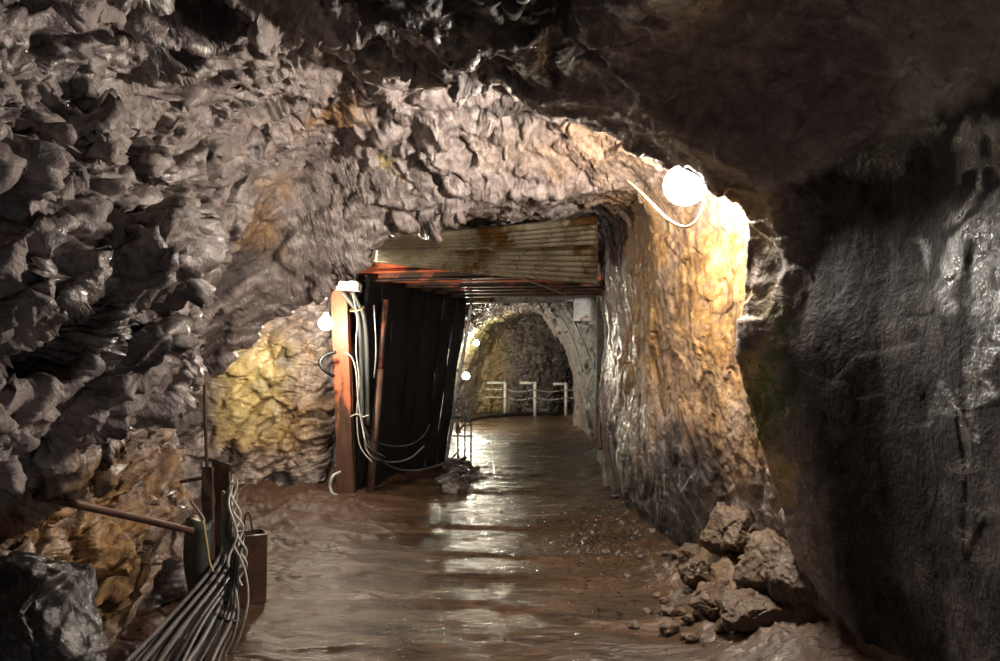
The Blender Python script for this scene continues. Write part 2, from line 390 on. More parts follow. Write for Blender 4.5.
def chips(P, wl):
    warp = np.stack([fbm(P * 4, 80, 3), fbm(P * 4, 85, 3), fbm(P * 4, 89, 3)], 1) * .05
    Q = P + warp
    def both(sc, seed, **k):
        hl = facets((Q @ BL.T) * sc, seed, **k); hr = facets((Q @ BR.T) * sc, seed + 50, **k)
        return hl * wl + hr * (1 - wl)
    f3 = both(9., 31, tilt=2.3, step=.5, sharp=70)
    f4 = both(20., 41, tilt=2.2, step=.5, sharp=30)
    return f3 * (.028 + .02 * wl) + f4 * .015 + fbm(P * 9, 70, 5) * .012, f3

def blob(P, c, r, soft=.5):
    """1 inside an ellipsoid about c, fading out past it"""
    d = np.sqrt((((P - np.array(c)) / np.array(r)) ** 2).sum(1))
    return np.clip((1 + soft - d) / (2 * soft), 0, 1)

def stains(P):
    n = fbm(P * 2.2, 130, 5); n2 = fbm(P * 6, 140, 4)
    Pn = P + np.stack([fbm(P * 3, 151, 4), fbm(P * 3, 152, 4), fbm(P * 3, 153, 4)], 1) * .35
    oc = np.zeros(len(P)); wet = np.zeros(len(P)); moss = np.zeros(len(P)); yel = np.zeros(len(P))
    def add(A, px, py, Y, r, w=1., soft=.35): np.maximum(A, blob(Pn, at(px, py, Y), r, soft) * w, out=A)
    # ochre wash on the right pillar face
    add(oc, 690, 300, 5.2, (.7, 1.0, .75)); add(oc, 640, 330, 7.2, (.6, 1.4, .9)); add(oc, 640, 250, 7, (.5, 1.3, .6)); add(oc, 700, 250, 4.7, (.5, .5, .5))
    add(oc, 720, 430, 4.9, (.45, .7, .5), .9); add(oc, 690, 390, 5.6, (.4, .8, .5), .8); add(yel, 738, 250, 4.2, (.08, .2, .38), .5); add(yel, 742, 400, 4.2, (.12, .25, .55), .8)
    add(yel, 765, 510, 4.1, (.12, .25, .3), .8)
    add(moss, 768, 395, 4.1, (.10, .3, .28), .8); add(moss, 760, 340, 4.0, (.05, .2, .2), .6)
    add(yel, 850, 520, 3.45, (.08, .18, .28), .9)
    # recess wall behind the post
    add(yel, 245, 385, 8.8, (.5, .9, .6), 1.); add(oc, 300, 340, 8.8, (.5, .5, .5), .8); add(oc, 285, 420, 8.8, (.8, .7, .8), .9); add(yel, 300, 330, 8.9, (.12, .4, .12), .6)
    # lower left: mustard wall behind the cables and the pier above it
    add(oc, 165, 560, 3.9, (.6, .7, .6)); add(oc, 110, 510, 3.4, (.4, .5, .3)); add(oc, 185, 420, 4.9, (.3, .7, .55), .95); add(oc, 205, 470, 5.2, (.3, .5, .4), .9)
    add(oc, 255, 240, 5.6, (.22, .3, .35), .9); add(oc, 330, 125, 5.0, (.3, .3, .15), .9); add(yel, 395, 175, 5.9, (.14, .2, .1), 1.)
    add(oc, 290, 140, 4.9, (.35, .3, .12), .8); add(oc, 225, 330, 5.4, (.15, .3, .15), .8)
    # about the lamp
    add(oc, 600, 150, 5.6, (.5, .5, .4), .55); add(oc, 660, 170, 5.2, (.3, .4, .3), .7); add(oc, 590, 160, 5.9, (.8, .3, .35), .4)
    # far: yellow green light of the bulbs painted into the rock
    add(yel, 500, 350, 22, (1.2, 3., 1.1), .5); add(moss, 490, 335, 21, (.9, 2., .7), .4); add(oc, 540, 350, 24, (1., 2., 1.), .3)
    # black wet rock, and shade painted in with the same black
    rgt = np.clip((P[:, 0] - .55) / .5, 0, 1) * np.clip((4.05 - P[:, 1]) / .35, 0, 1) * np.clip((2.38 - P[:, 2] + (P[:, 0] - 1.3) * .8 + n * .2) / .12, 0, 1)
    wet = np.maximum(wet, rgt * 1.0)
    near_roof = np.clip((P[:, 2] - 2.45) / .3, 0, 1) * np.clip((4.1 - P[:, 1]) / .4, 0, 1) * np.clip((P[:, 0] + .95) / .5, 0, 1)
    wet = np.maximum(wet, near_roof * np.where(P[:, 0] > .3, .45, .9))  # near roof painted dark for the ridge's shade; slab kept greyer
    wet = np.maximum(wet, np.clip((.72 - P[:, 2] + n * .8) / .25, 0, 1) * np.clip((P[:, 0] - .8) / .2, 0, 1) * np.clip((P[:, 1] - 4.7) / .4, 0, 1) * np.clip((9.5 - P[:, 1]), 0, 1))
    add(wet, 665, 515, 6.3, (.6, 1.5, .55)); add(wet, 690, 480, 5.6, (.35, .6, .35), .9); add(wet, 640, 480, 7.5, (.3, 1., .35), .8)
    add(wet, 250, 470, 8.3, (.9, .6, .35), .9); add(wet, 230, 420, 8.4, (.4, .5, .3), .6); add(wet, 20, 340, 2.9, (.3, .3, .25), .7); add(wet, 70, 130, 3.3, (.3, .4, .3), .7)  # last one paints the shadow pit high on the left wall
    add(wet, 560, 360, 24, (1.1, 2., 1.6), .8); add(wet, 155, 320, 4.4, (.25, .4, .25), .9)  # second one paints the shade of the left wall's hollow
    wet = np.maximum(wet, .6 * np.clip((P[:, 1] - 11.5), 0, 1) * np.clip((P[:, 0] - .2) / .5, 0, 1))
    streak = np.clip((fbm(P * np.array([2.2, 2.2, 1.1]), 171, 4) - .05) * 4, 0, 1) * np.clip((P[:, 0] - .9) / .2, 0, 1) * np.clip((P[:, 1] - 4.1) / .2, 0, 1) * np.clip((12 - P[:, 1]), 0, 1)
    oc = oc * (1 - .3 * streak)
    wet = np.maximum(wet, np.clip((n - .25) * 4, 0, .4))
    return oc, wet, moss, yel

def gloss(P):
    """running water on the rock"""
    Pn = P + np.stack([fbm(P * 3, 161, 4), fbm(P * 3, 162, 4), fbm(P * 3, 163, 4)], 1) * .3
    g = np.zeros(len(P))
    for px, py, Y, r in ((945, 190, 2.9, (.03, .25, .4)), (975, 300, 2.8, (.03, .25, .5)), (955, 450, 2.8, (.03, .2, .6)), (1000, 200, 2.8, (.03, .2, .5)), (915, 110, 3.1, (.1, .3, .2)), (690, 520, 5.9, (.35, 1., .4)),
                         (635, 460, 7.5, (.3, 1.2, .5)), (250, 480, 8.3, (.8, .6, .3)), (610, 300, 8.5, (.2, 1.2, 1.)), (450, 60, 3.5, (.6, .25, .2)), (740, 30, 2.9, (.4, .2, .15)), (640, 120, 3.9, (.3, .15, .2))):
        g = np.maximum(g, blob(Pn, at(px, py, Y), r, .3))
    left = np.clip((.2 - P[:, 0]) / .3, 0, 1)
    return np.maximum(g, left * np.clip((fbm(P * 2.7, 181, 4) + .12) * 4, 0, .9))

def skin(name, y0, y1, u0, u1, dy, du, amp=1.0):
    """one stretch of the cave surface as its own mesh; spacing grows with distance"""
    yy = np.linspace(y0, y1, 600); uu = np.linspace(u0, u1, 24)
    A = np.stack([sample_secs(yy, np.full(600, q)) for q in uu], 1)
    sp = np.linalg.norm(np.diff(A, axis=0), axis=2); sp = np.sort(sp, axis=1)[:, int(24 * .8)]
    sp = np.convolve(np.pad(sp, 6, mode='edge'), np.ones(13) / 13, 'valid')
    den = sp / np.maximum(dy, dy * np.maximum(yy[1:], .5) / 4.0)
    cum = np.concatenate([[0], np.cumsum(den)]); nn = int(cum[-1]) + 2
    ys = np.interp(np.linspace(0, cum[-1], nn), cum, yy); us = np.linspace(u0, u1, int((u1 - u0) / du) + 1)
    nu, nv = len(ys), len(us)
    Yg, Ug = np.meshgrid(ys, us, indexing='ij'); Yf, Uf = Yg.ravel(), Ug.ravel()
    p0 = np.stack([Yf * 1.2, Uf * .8, Yf * 0], 1)
    spd = np.convolve(np.pad(sp / (yy[1] - yy[0]), 8, mode='edge'), np.ones(17) / 17, 'valid'); wy = fbm(p0, 201, 4) * .3 / np.maximum(1, np.interp(Yf, yy[1:], spd)) ** 1.5; wu = fbm(p0 * 1.1, 206, 4) * .35
    ye = np.clip(Yf + wy, -4, 25.6); ue = np.clip(Uf + wu * np.clip(np.minimum(Uf, 15 - Uf), 0, 1), 0, 15)
    V = sample_secs(ye, ue)
    G = V.reshape(nu, nv, 3)
    for _ in range(4):        # soften base normals
        G = G.copy(); G[1:-1] = (G[:-2] + 2 * G[1:-1] + G[2:]) / 4; G[:, 1:-1] = (G[:, :-2] + 2 * G[:, 1:-1] + G[:, 2:]) / 4
    D1 = np.gradient(G, axis=0); D2 = np.gradient(G, axis=1)
    Nn = np.cross(D2, D1); Nn /= np.linalg.norm(Nn, axis=2, keepdims=True) + 1e-9
    Nn = Nn.reshape(-1, 3)
    for _ in range(1):
        pass
    cen = np.stack([np.full(len(V), .1), V[:, 1], np.full(len(V), 1.5)], 1)
    sgn = np.sign((Nn * (cen - V)).sum(1)); s0 = 1 if sgn.mean() > 0 else -1
    Nn = Nn * s0
    V0 = G.reshape(-1, 3)
    wl = np.clip((.6 - V0[:, 0]) / .5, 0, 1)
    wl = np.where(V0[:, 1] > 14, 0.2, wl)
    sc = np.clip(V0[:, 1:2] / 10, 1, 2) ** .5
    h, fb, f2 = broken(V0 / sc, wl)
    a = amp_at(Yf, Uf, V0) * amp * sc[:, 0]
    V1 = V0 + Nn * (h * a)[:, None]
    G1 = V1.reshape(nu, nv, 3).copy()
    for it in range(7):      # slide vertices along the surface so that steep steps get their share of them
        if it % 5 == 0:
            Nt = np.cross(np.gradient(G1, axis=1), np.gradient(G1, axis=0)); Nt /= np.linalg.norm(Nt, axis=2, keepdims=True) + 1e-9
            Nt = Nt[1:-1, 1:-1]
        L = (G1[:-2, 1:-1] + G1[2:, 1:-1] + G1[1:-1, :-2] + G1[1:-1, 2:]) / 4 - G1[1:-1, 1:-1]
        G1[1:-1, 1:-1] += .8 * (L - 1. * (L * Nt).sum(2, keepdims=True) * Nt)
    V1 = G1.reshape(-1, 3)
    N1 = np.cross(np.gradient(G1, axis=1), np.gradient(G1, axis=0)); N1 = (N1 / (np.linalg.norm(N1, axis=2, keepdims=True) + 1e-9) * s0)
    for _ in range(3):
        N1 = N1.copy(); N1[1:-1] = (N1[:-2] + 2 * N1[1:-1] + N1[2:]) / 4; N1[:, 1:-1] = (N1[:, :-2] + 2 * N1[:, 1:-1] + N1[:, 2:]) / 4
    N1 = N1.reshape(-1, 3)
    edge_ = np.clip(np.minimum(Uf - u0 if u0 > 0 else Uf + 9, u1 - Uf if u1 < 15 else Uf + 9) / .1, 0, 1)[:, None]
    N1 = N1 * edge_ + Nn * (1 - edge_)
    h3, f3 = chips(V1 / sc, wl); h3 = h3 * np.where(V1[:, 0] > .9, .6, .8)
    Vd = V1 + N1 * (h3 * a)[:, None]
    me = grid_mesh(name, Vd, nu, nv, flip=(s0 < 0))
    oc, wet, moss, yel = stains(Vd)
    wet = np.maximum(wet, np.clip((-fb - .42) * 4, 0, .65) * wl * (1 - oc))  # sunken cells darkened: manganese patches, plus shade painted into the pits
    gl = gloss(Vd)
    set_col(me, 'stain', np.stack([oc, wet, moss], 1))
    tone = np.clip(f2 * .5 + .35, 0, 1) * .6 + np.clip(f3 * .5 + .3, 0, 1) * .4  # protruding facets painted lighter, sunken ones darker, as shading in the colour
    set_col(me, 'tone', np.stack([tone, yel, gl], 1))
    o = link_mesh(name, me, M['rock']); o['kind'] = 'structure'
    return o
DU = .0095
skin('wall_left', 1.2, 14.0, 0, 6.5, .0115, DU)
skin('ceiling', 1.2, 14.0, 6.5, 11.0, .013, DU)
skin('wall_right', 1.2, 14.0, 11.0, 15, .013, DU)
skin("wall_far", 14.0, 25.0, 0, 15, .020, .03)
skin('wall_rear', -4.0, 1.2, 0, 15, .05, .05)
# rear end of the gallery, closed by rock
def end_wall(name, Y0, sgn):
    n = 160; V = []
    for i in range(n):
        for j in range(n):
            V.append((-3 + 6.5 * i / (n - 1), Y0, -.5 + 4.2 * j / (n - 1)))
    V = np.array(V, np.float32); h, fb, f2 = broken(V, np.ones(len(V)) * (sgn > 0)); h = h + chips(V, np.zeros(len(V)))[0] * 1.5; V[:, 1] += h * 2.2 * sgn + (V[:, 0] - .8) ** 2 * .3 * sgn
    me = grid_mesh(name, V, n, n); z = np.zeros(len(V)); set_col(me, 'stain', np.stack([z, np.clip(.25 + (V[:, 0] - .8) * .5 + f2 * .3, 0, .9), z], 1)); set_col(me, 'tone', np.stack([np.clip(f2 * .4 + .2, 0, 1), np.clip(.5 - V[:, 0], 0, .6), z + .3], 1))
    link_mesh(name, me, M['rock'])['kind'] = 'structure'
end_wall('wall_rear_end', -3.9, 1)
end_wall('wall_far_end', 24.4, -1)

# ------------------------------------------------------------------ floor
def floor_height(x, y):
    P = np.stack([x, y, x * 0], 1)
    w = fbm(P * .9, 301, 4)
    cross = fbm(np.stack([x * .55 + .2 * y, y * 3.0 + x * .5 + w * .5, x * 0], 1), 311, 4)      # ridges of mud lying across the way
    fine = fbm(np.stack([x * 4, y * 11, x * 0], 1), 321, 4)
    ridge = 1 - np.abs(fbm(np.stack([x * .5, y * 1.7 + x * .35 + w * .6, x * 0], 1), 331, 3)) * 5
    ridge = np.clip(ridge, 0, 1) ** 2
    h = cross * .018 + fine * .007 + ridge * .024 + w * .02
    # flat puddled middle, rough edges
    axis = np.interp(y, [0, 4, 6, 9, 12, 16, 20, 25], [-.1, -.1, 0, 0, .35, .6, .7, .9])
    half = np.interp(y, [0, 4, 6, 9, 12, 20], [1.0, .95, 1.05, .95, .8, .9])
    edge = np.clip((np.abs(x - axis) - half) / .9, 0, 1.5)
    h = h + edge ** 1.3 * np.where(x < axis, .05, .22) + edge * (fbm(P * 5, 341, 4) * .07)
    # clay heap at the foot of the right wall
    hp = np.exp(-(((x - 1.65) / .38) ** 2 + ((y - 4.9) / .8) ** 2))
    h = h + hp * .26 + hp * fbm(P * 4.5, 351, 5) * .22 + np.clip(hp * 3, 0, 1) * (np.abs(fbm(P * 11, 353, 4)) * .09)
    # loose stones right of the middle
    g = np.exp(-(((x - .95) / .45) ** 2 + ((y - 6.8) / 1.2) ** 2))
    h = h + g * np.abs(fbm(P * 16, 361, 3)) * .06
    # bank of red mud left, in front of the post
    bk = np.exp(-(((x + 1.75) / .6) ** 2 + ((y - 8.0) / 1.1) ** 2)); h = h + bk * .04
    return h, edge, hp, g, bk
def make_floor():
    ys = [1.0]
    while ys[-1] < 26.5: ys.append(ys[-1] + max(.012, .012 * (ys[-1] / 4) ** 1.35))
    ys = np.array(ys); xs = np.linspace(-3.4, 3.2, 480)
    Yg, Xg = np.meshgrid(ys, xs, indexing='ij'); x, y = Xg.ravel(), Yg.ravel()
    h, edge, hp, g, bk = floor_height(x, y)
    me = grid_mesh('floor', np.stack([x, y, h], 1), len(ys), len(xs), flip=True)
    me.flip_normals() if me.polygons[0].normal.z < 0 else None
    set_col(me, 'mud', np.stack([np.clip(edge + bk * .9, 0, 1), np.clip(hp * 1.6, 0, 1), np.clip(g, 0, 1)], 1))
    m, nt, b = new_mat('wet mud floor'); gg = N(nt); P = gg.pos()
    sep = gg.n('ShaderNodeSeparateColor'); gg.link(gg.attr('mud').outputs['Color'], sep.inputs[0])
    n1 = gg.noise(gg.mapping(P, (.6, 1.6, 1)), 1.6, 5, .6, .5); n2 = gg.noise(gg.mapping(P, (1, 2.6, 1)), 7, 6, .6, .4); n3 = gg.noise(P, 60, 4)
    c = gg.ramp(n2, [(.3, (.018, .012, .008)), (.5, (.045, .028, .017)), (.7, (.085, .052, .029))])
    c = gg.mix(gg.ramp(n1, [(.42, 0.), (.62, .8)]), c, (.10, .058, .028))
    c = gg.mix(gg.math('MULTIPLY', sep.outputs[0], .8), c, (.085, .042, .026))
    c = gg.mix(sep.outputs[1], c, gg.ramp(n2, [(.3, (.07, .042, .02)), (.7, (.20, .125, .06))]))
    gg.link(c, b.inputs['Base Color'])
    r = gg.ramp(n1, [(.3, .08), (.5, .17), (.7, .34)])
    r = gg.math('ADD', r, gg.math('MULTIPLY', gg.math('ADD', sep.outputs[0], sep.outputs[1]), .28), True)
    gg.link(r, b.inputs['Roughness']); b.inputs['Specular IOR Level'].default_value = .6
    h = gg.bump(n2, .6, .035); h = gg.bump(gg.noise(gg.mapping(P, (1, 2.2, 1)), 24, 4), .6, .012, h); h = gg.bump(n3, .3, .003, h)
    gg.link(h, b.inputs['Normal'])
    o = link_mesh('floor', me, m); o['kind'] = 'structure'
make_floor()
def fz(x, y): return float(floor_height(np.array([x]), np.array([y]))[0][0])

# ------------------------------------------------------------------ lamps
def lamp(loc, r, mat, label, group, cord=None, tilt=(0, 0, 0), cordmat='cable_yellow', cord_r=.006, base='black'):
    t = empty('light_bulb', loc, label, 'lamp', group); t.rotation_euler = tilt
    bm = bmesh.new(); bmesh.ops.create_uvsphere(bm, u_segments=20, v_segments=12, radius=r)
    for v in bm.verts:
        if v.co.z > 0: v.co.x *= 1 - .35 * (v.co.z / r) ** 2; v.co.y *= 1 - .35 * (v.co.z / r) ** 2
    bm_obj('glass_globe', bm, mat, t)
    bm = bmesh.new(); add_tube(bm, [(0, 0, r * .93), (0, 0, r * 1.35), (0, 0, r * 1.9)], r * .42, 14, r * .3, False)
    bm_obj('lamp_socket', bm, M[base], t)
    return t
L0 = at(685, 184, 4.5)
lamp(L0, .13, M['lamp_hot'], 'large glaring white bulb under the dark roof slab, beside the ochre pillar', None, base='black')
L1 = at(326, 323, 8.15)
lamp(L1, .08, M['lamp_mid'], 'white bulb hanging at the top of the red steel post', None, base='white_pvc')
L2 = at(476, 343, 20.0); lamp(L2, .075, M['lamp_far'], 'upper one of the two far bulbs down the gallery', None)
L3 = at(466, 376, 18.0); lamp(L3, .085, M['lamp_far'], 'lower one of the two far bulbs, close to the leaning frame post', None)
lamp(Vector((.8, -.7, .8)), .09, M['lamp_back'], 'small bare bulb low down behind the place the view is taken from', None)
w = bpy.data.worlds.new('w'); S.world = w; w.use_nodes = True; w.node_tree.nodes['Background'].inputs[0].default_value = (0, 0, 0, 1)
# ------------------------------------------------------------------ timbering and steel in the middle of the gallery
def lay(px, py, Y): return at(px, py, Y)
# red steel post
def steel_post():
    a = on_floor(347, 497); Y = a.y; a.z = fz(a.x, a.y) - .03
    b = at(340, 288, Y)
    t = empty('steel_post', a, 'red painted steel post with rusty foot beside the bulb and white cable tray', 'post')
    a0, b0 = Vector((0, 0, 0)), b - a
    m1 = a0.lerp(b0, .42)
    beam_obj('post_shaft', a0, b0, hprof(.19, .17, .022), M['red_steel'], t, up=(0, 1, 0))
    # rust climbing up the paint from the foot
    m, nt, b_ = new_mat('red paint over rust'); g = N(nt); tc = g.n('ShaderNodeTexCoord').outputs['Object']
    sx = g.n('ShaderNodeSeparateXYZ'); g.link(tc, sx.inputs[0])
    n = g.noise(g.mapping(tc, (6, 6, 1.2)), 2.5, 5, .65, .3)
    f = g.math('ADD', g.math('MULTIPLY', g.math('SUBTRACT', sx.outputs[2], 1.15), 1.6), g.math('MULTIPLY', g.math('SUBTRACT', n, .5), 3.2))
    c = g.mix(g.ramp(g.math('ADD', f, .5, True), [(.35, 0.), (.65, 1.)]), g.ramp(n, [(.3, (.05, .028, .02)), (.7, (.15, .07, .045))]), g.ramp(n, [(.3, (.36, .09, .04)), (.7, (.55, .17, .08))]))
    g.link(c, b_.inputs['Base Color']); b_.inputs['Roughness'].default_value = .45
    for ch in t.children: ch.data.materials.clear(); ch.data.materials.append(m)
    beam_obj('base_plate', (0, 0, .0), (0, 0, .035), rect(.30, .30), M['brown_steel'], t, up=(0, 1, 0))
    return a, b
pa, pb = steel_post()
# white tray at post head
trc = at(343, 285, 8.75)
t = empty('cable_tray', trc, 'short white tray lying across the head of the red post', 'cable tray')
beam_obj('tray_channel', (-.19, 0, .0), (.20, 0, -.03), [(-.11, -.045), (.11, -.045), (.11, .045), (.098, .045), (.098, -.03), (-.098, -.03), (-.098, .045), (-.11, .045)], M['white_pvc'], t)
beam_obj('tray_lid', (-.18, 0, .055), (.19, 0, .027), rect(.235, .016), M['white_pvc'], t)
# fat grey conduits coming down behind the post
for i, (dx, lab) in enumerate(((0, 'grey conduit bending down from the white tray, left one of the pair'), (7, 'grey conduit bending down from the white tray, right one of the pair'))):
    o = tube_obj('conduit_pipe', [at(341 + dx * 1.6, 292, 8.8), at(350 + dx, 302, 8.85), at(358 + dx * .8, 316, 8.9), at(361 + dx * .8, 345, 8.95), at(361.5 + dx * .8, 385, 8.98), at(362 + dx * .8, 425, 9.0)], .026, M['grey_pvc'], seg=12)
    tag(o, lab, 'conduit', 'grey conduits beside the red post')
wires = [
 ('pale wire running down the face of the grey conduits', [(352, 292), (357, 318), (356, 350), (359, 380), (357, 410), (358, 436), (362, 450), (372, 462)], 8.8, .007, 'cable_pale'),
 ('pale wire looping off the red post and down its conduits', [(345, 352), (352, 358), (356, 372), (358, 400), (362, 425), (368, 446), (385, 457)], 8.78, .008, 'cable_pale'),
 ('grey wire sagging from the tie to the foot of the black boards', [(361, 414), (364, 432), (366, 448), (374, 458), (392, 462), (410, 458), (424, 446)], 8.95, .010, 'cable_grey'),
 ('thin grey wire sagging highest along the black boards', [(363, 424), (372, 440), (392, 446), (412, 444), (425, 434), (430, 424)], 9.0, .008, 'cable_dark'),
 ('dark cable hanging lowest along the black boards', [(364, 430), (374, 452), (394, 468), (420, 470), (446, 462), (458, 452)], 9.05, .013, 'cable_dark'),
]
for lab, pts, Y, r, mt in wires:
    o = tube_obj('cable', [at(x, y, Y + (i * .18 if x > 375 else 0)) for i, (x, y) in enumerate(pts)], r, M[mt]); tag(o, lab, 'cable', 'cables by the red post')
def ring(name, c, r, R, mat, label, cat, tilt):
    pts = [Vector((math.cos(a) * R, math.sin(a) * R * .9, 0)) for a in [k * math.pi / 8 for k in range(17)]]
    bm = bmesh.new(); add_tube(bm, pts, r, 6, None, False); o = bm_obj(name, bm, mat, None, True, (0, 0, 0)); o.location = c; o.rotation_euler = tilt
    return tag(o, label, cat)
ring('cable_tie', at(357, 309, 8.87), .008, .085, M['cable_yellow'], 'yellowed strap round the top of the grey conduits', 'strap', (.35, -.2, 0))
o = tube_obj('cable_tie', [at(350, 417, 8.8), at(357, 414, 8.78), at(362, 417, 8.8), at(369, 415, 8.85)], .009, M['cable_pale']); tag(o, 'white tie knotted across the foot of the conduits', 'tie')
o = tube_obj('rubber_hose', [at(336, 352, 8.7), at(326, 355, 8.65), at(320, 362, 8.6), at(324, 370, 8.6), at(334, 376, 8.7)], .022, M['black']); tag(o, 'black rubber hose curling out behind the red post', 'hose')
o = tube_obj('plastic_hose', [at(340, 472, 8.75), at(333, 476, 8.6), at(330, 486, 8.6), at(333, 494, 8.6), at(341, 496, 8.7)], .018, M['white_pvc']); tag(o, 'pale hose bent round the foot of the red post', 'hose')
o = tube_obj('cable', [at(326, 316, 8.55), at(327, 306, 8.58), at(330, 296, 8.65), at(334, 288, 8.7)], .01, M['black']); tag(o, 'short black flex holding the bulb below the white tray', 'cable')

# black boards lining the left side, from the post to the second frame
nb = 9
for i in range(nb):
    u0, u1 = i / nb, (i + .93) / nb; um = (u0 + u1) / 2
    Y = 9.15 + 2.9 * um
    bx = 362 + 82 * um ** 1.05; tx = 368 + 98 * um ** .95
    base = at(bx, 0, Y); base.z = fz(base.x, Y) - .05
    top = at(tx, 277 + 20 * um, Y); 
    wdt = .315
    d = Vector((1.0, 2.9, 0)).normalized()
    bm = bmesh.new(); nrm = d.cross(Vector((0, 0, 1)))
    prof = [(-wdt / 2, -.025), (wdt / 2, -.02), (wdt / 2, .02), (-wdt / 2, .025)]
    add_beam(bm, base, top + Vector((0, 0, .05)), prof, up=nrm)
    bmesh.ops.subdivide_edges(bm, edges=[e for e in bm.edges if e.calc_length() > 1], cuts=12)
    for v in bm.verts: v.co += nrm * (math.sin(v.co.z * 5 + i * 2) * .012 + (i % 3) * .018) + d * math.sin(v.co.z * 3.1 + i) * .012
    o = bm_obj('lining_board', bm, M['black_wood'], None, False, base)
    ordn = ['nearest the red post', 'second from the red post', 'third from the red post', 'fourth from the red post', 'middle one of the row', 'fourth from the leaning frame', 'third from the leaning frame', 'second from the leaning frame', 'next to the leaning frame'][i]
    tag(o, 'black upright lining board of the side wall, ' + ordn, 'board', 'black lining boards')
# reddish pipe standing in front of the boards
a, b, c = at(386, 300, 9.25), at(380, 368, 9.2), at(370, 490, 9.1)
o = tube_obj('steel_pipe', [a, b], .034, M['dull_red'], seg=12); tag(o, 'dull red pipe leaning against the black boards', 'pipe')
c.z = fz(c.x, c.y)
o = tube_obj('wooden_prop', [b + Vector((0, 0, -.01)), c], .048, M['brown_steel'], seg=10); tag(o, 'brown round prop below the dull red pipe', 'prop')
o = tube_obj('steel_rod', [at(374, 305, 9.0), at(376, 350, 9.0), at(374, 378, 9.0)], .010, M['galv']); tag(o, 'thin grey rod upright between conduits and red pipe', 'rod')

# second frame: pale leaning post, lintel, right post
t = empty('roof_support', at(455, 461, 12.1), 'pale steel door-like frame spanning the gallery beyond the black boards', 'support')
o0 = t.location
def loc(p): return p - o0
beam_obj('frame_post', loc(at(446, 461, 12.1)), loc(at(472, 300, 12.1)), hprof(.05, .07, .012), M['galv'], t, up=(0, 1, 0))
beam_obj('lintel', loc(at(466, 299, 12.15)), loc(at(596, 297, 12.0)), hprof(.12, .15, .02), M['galv'], t)
beam_obj('frame_post', loc(at(601, 302, 12.05)), loc(at(600, 458, 12.05)), hprof(.14, .14, .018), M['galv'], t, up=(0, 1, 0))
o = beam_obj('corner_plate', loc(at(584, 293, 11.95)), loc(at(584, 321, 11.95)), rect(.34, .03), M['galv'], t, up=(0, 1, 0)); o['label'] = 'broad pale gusset plate'
o = beam_obj('wooden_wedge', at(474, 299, 11.98), at(490, 299.5, 11.98), rect(.05, .09), simple_mat('pale wedge wood', (.55, .36, .14), .6)); tag(o, 'small yellow wooden wedge at the left end of the pale lintel', 'wedge')

# red and brown steel beams under the roof, between corrugated sheet and pale frame
bd = [(9.0, 360, 269, 598, 262, 'red_steel', .12), (9.35, 366, 276, 600, 270, 'dull_red', .15), (9.75, 384, 279, 601, 277, 'red_steel', .10), (10.15, 398, 283, 602, 281, 'dull_red', .14), (10.6, 412, 287, 602, 285, 'dull_red', .12), (11.05, 428, 291, 602, 288.5, 'dull_red', .10), (11.55, 440, 294, 602, 292, 'brown_steel', .11)]
ords = ['lowest seen next to the corrugated sheet', 'second from the corrugated sheet', 'third from the corrugated sheet', 'middle one of the row', 'third from the pale frame', 'second from the pale frame', 'next to the pale frame']
for i, (Y, x0, y0, x1, y1, mt, hh) in enumerate(bd):
    o = beam_obj('roof_beam', at(x0, y0, Y), at(x1, y1, Y - .05), hprof(.13, hh, .018), M[mt]); tag(o, ('bright red' if mt == 'red_steel' else 'dull rusty') + ' steel roof beam, ' + ords[i], 'beam', 'steel roof beams')
# boards on top of those beams, dark
for i in range(6):
    u = (i + .5) / 6
    a = at(385 + 200 * u, 258, 8.95); b = at(452 + 140 * u, 284, 12.1)
    o = beam_obj('roof_board', a + Vector((0, 0, .04)), b + Vector((0, 0, .04)), rect(.30, .035), M['wood']); tag(o, 'dark plank lying lengthwise on the roof beams, ' + ['first', 'second', 'third', 'fourth', 'fifth', 'sixth'][i] + ' from the black boards', 'plank', 'roof planks over the steel beams')

# corrugated sheets
def corrugated(name, c00, c10, c11, c01, waves, amp, label):
    """c00-c10 near edge left to right, c01-c11 far edge; ridges run left to right"""
    nu, nv = 40, waves * 10 + 1; bm = bmesh.new(); o = Vector(c00); rows = []
    c00, c10, c11, c01 = map(Vector, (c00, c10, c11, c01)); nrm = (c10 - c00).cross(c01 - c00).normalized()
    top = []; 
    for s in (0, 1):
        R = []
        for i in range(nu):
            u = i / (nu - 1); r = []
            for j in range(nv):
                v = j / (nv - 1)
                p = c00.lerp(c10, u).lerp(c01.lerp(c11, u), v) + nrm * (amp * math.sin(v * waves * 2 * math.pi) + s * .003 - .02 * math.sin(u * 3.1) )
                r.append(bm.verts.new(p))
            R.append(r)
        rows.append(R)
    for s, R in enumerate(rows):
        for i in range(nu - 1):
            for j in range(nv - 1):
                bm.faces.new((R[i][j], R[i + 1][j], R[i + 1][j + 1], R[i][j + 1]))
    A, B = rows
    for i in range(nu - 1):
        for j in (0, nv - 1): bm.faces.new((A[i][j], A[i + 1][j], B[i + 1][j], B[i][j]))
    for j in range(nv - 1):
        for i in (0, nu - 1): bm.faces.new((A[i][j], A[i][j + 1], B[i][j + 1], B[i][j]))
    ob = bm_obj(name, bm, M['corr'], None, True, c00); return tag(ob, label, 'roof sheet', 'corrugated roof sheets')
corrugated('corrugated_sheet', at(384, 236, 7.5), at(597, 217, 7.15), at(598, 243, 7.7), at(373, 249, 7.85), 5, .026, 'upper grey corrugated sheet tucked under the rock brow')
corrugated('corrugated_sheet', at(374, 246, 8.05), at(598, 241, 7.9), at(598, 283, 8.8), at(371, 260, 8.7), 7, .028, 'lower corrugated sheet stained yellow and brown by rust')
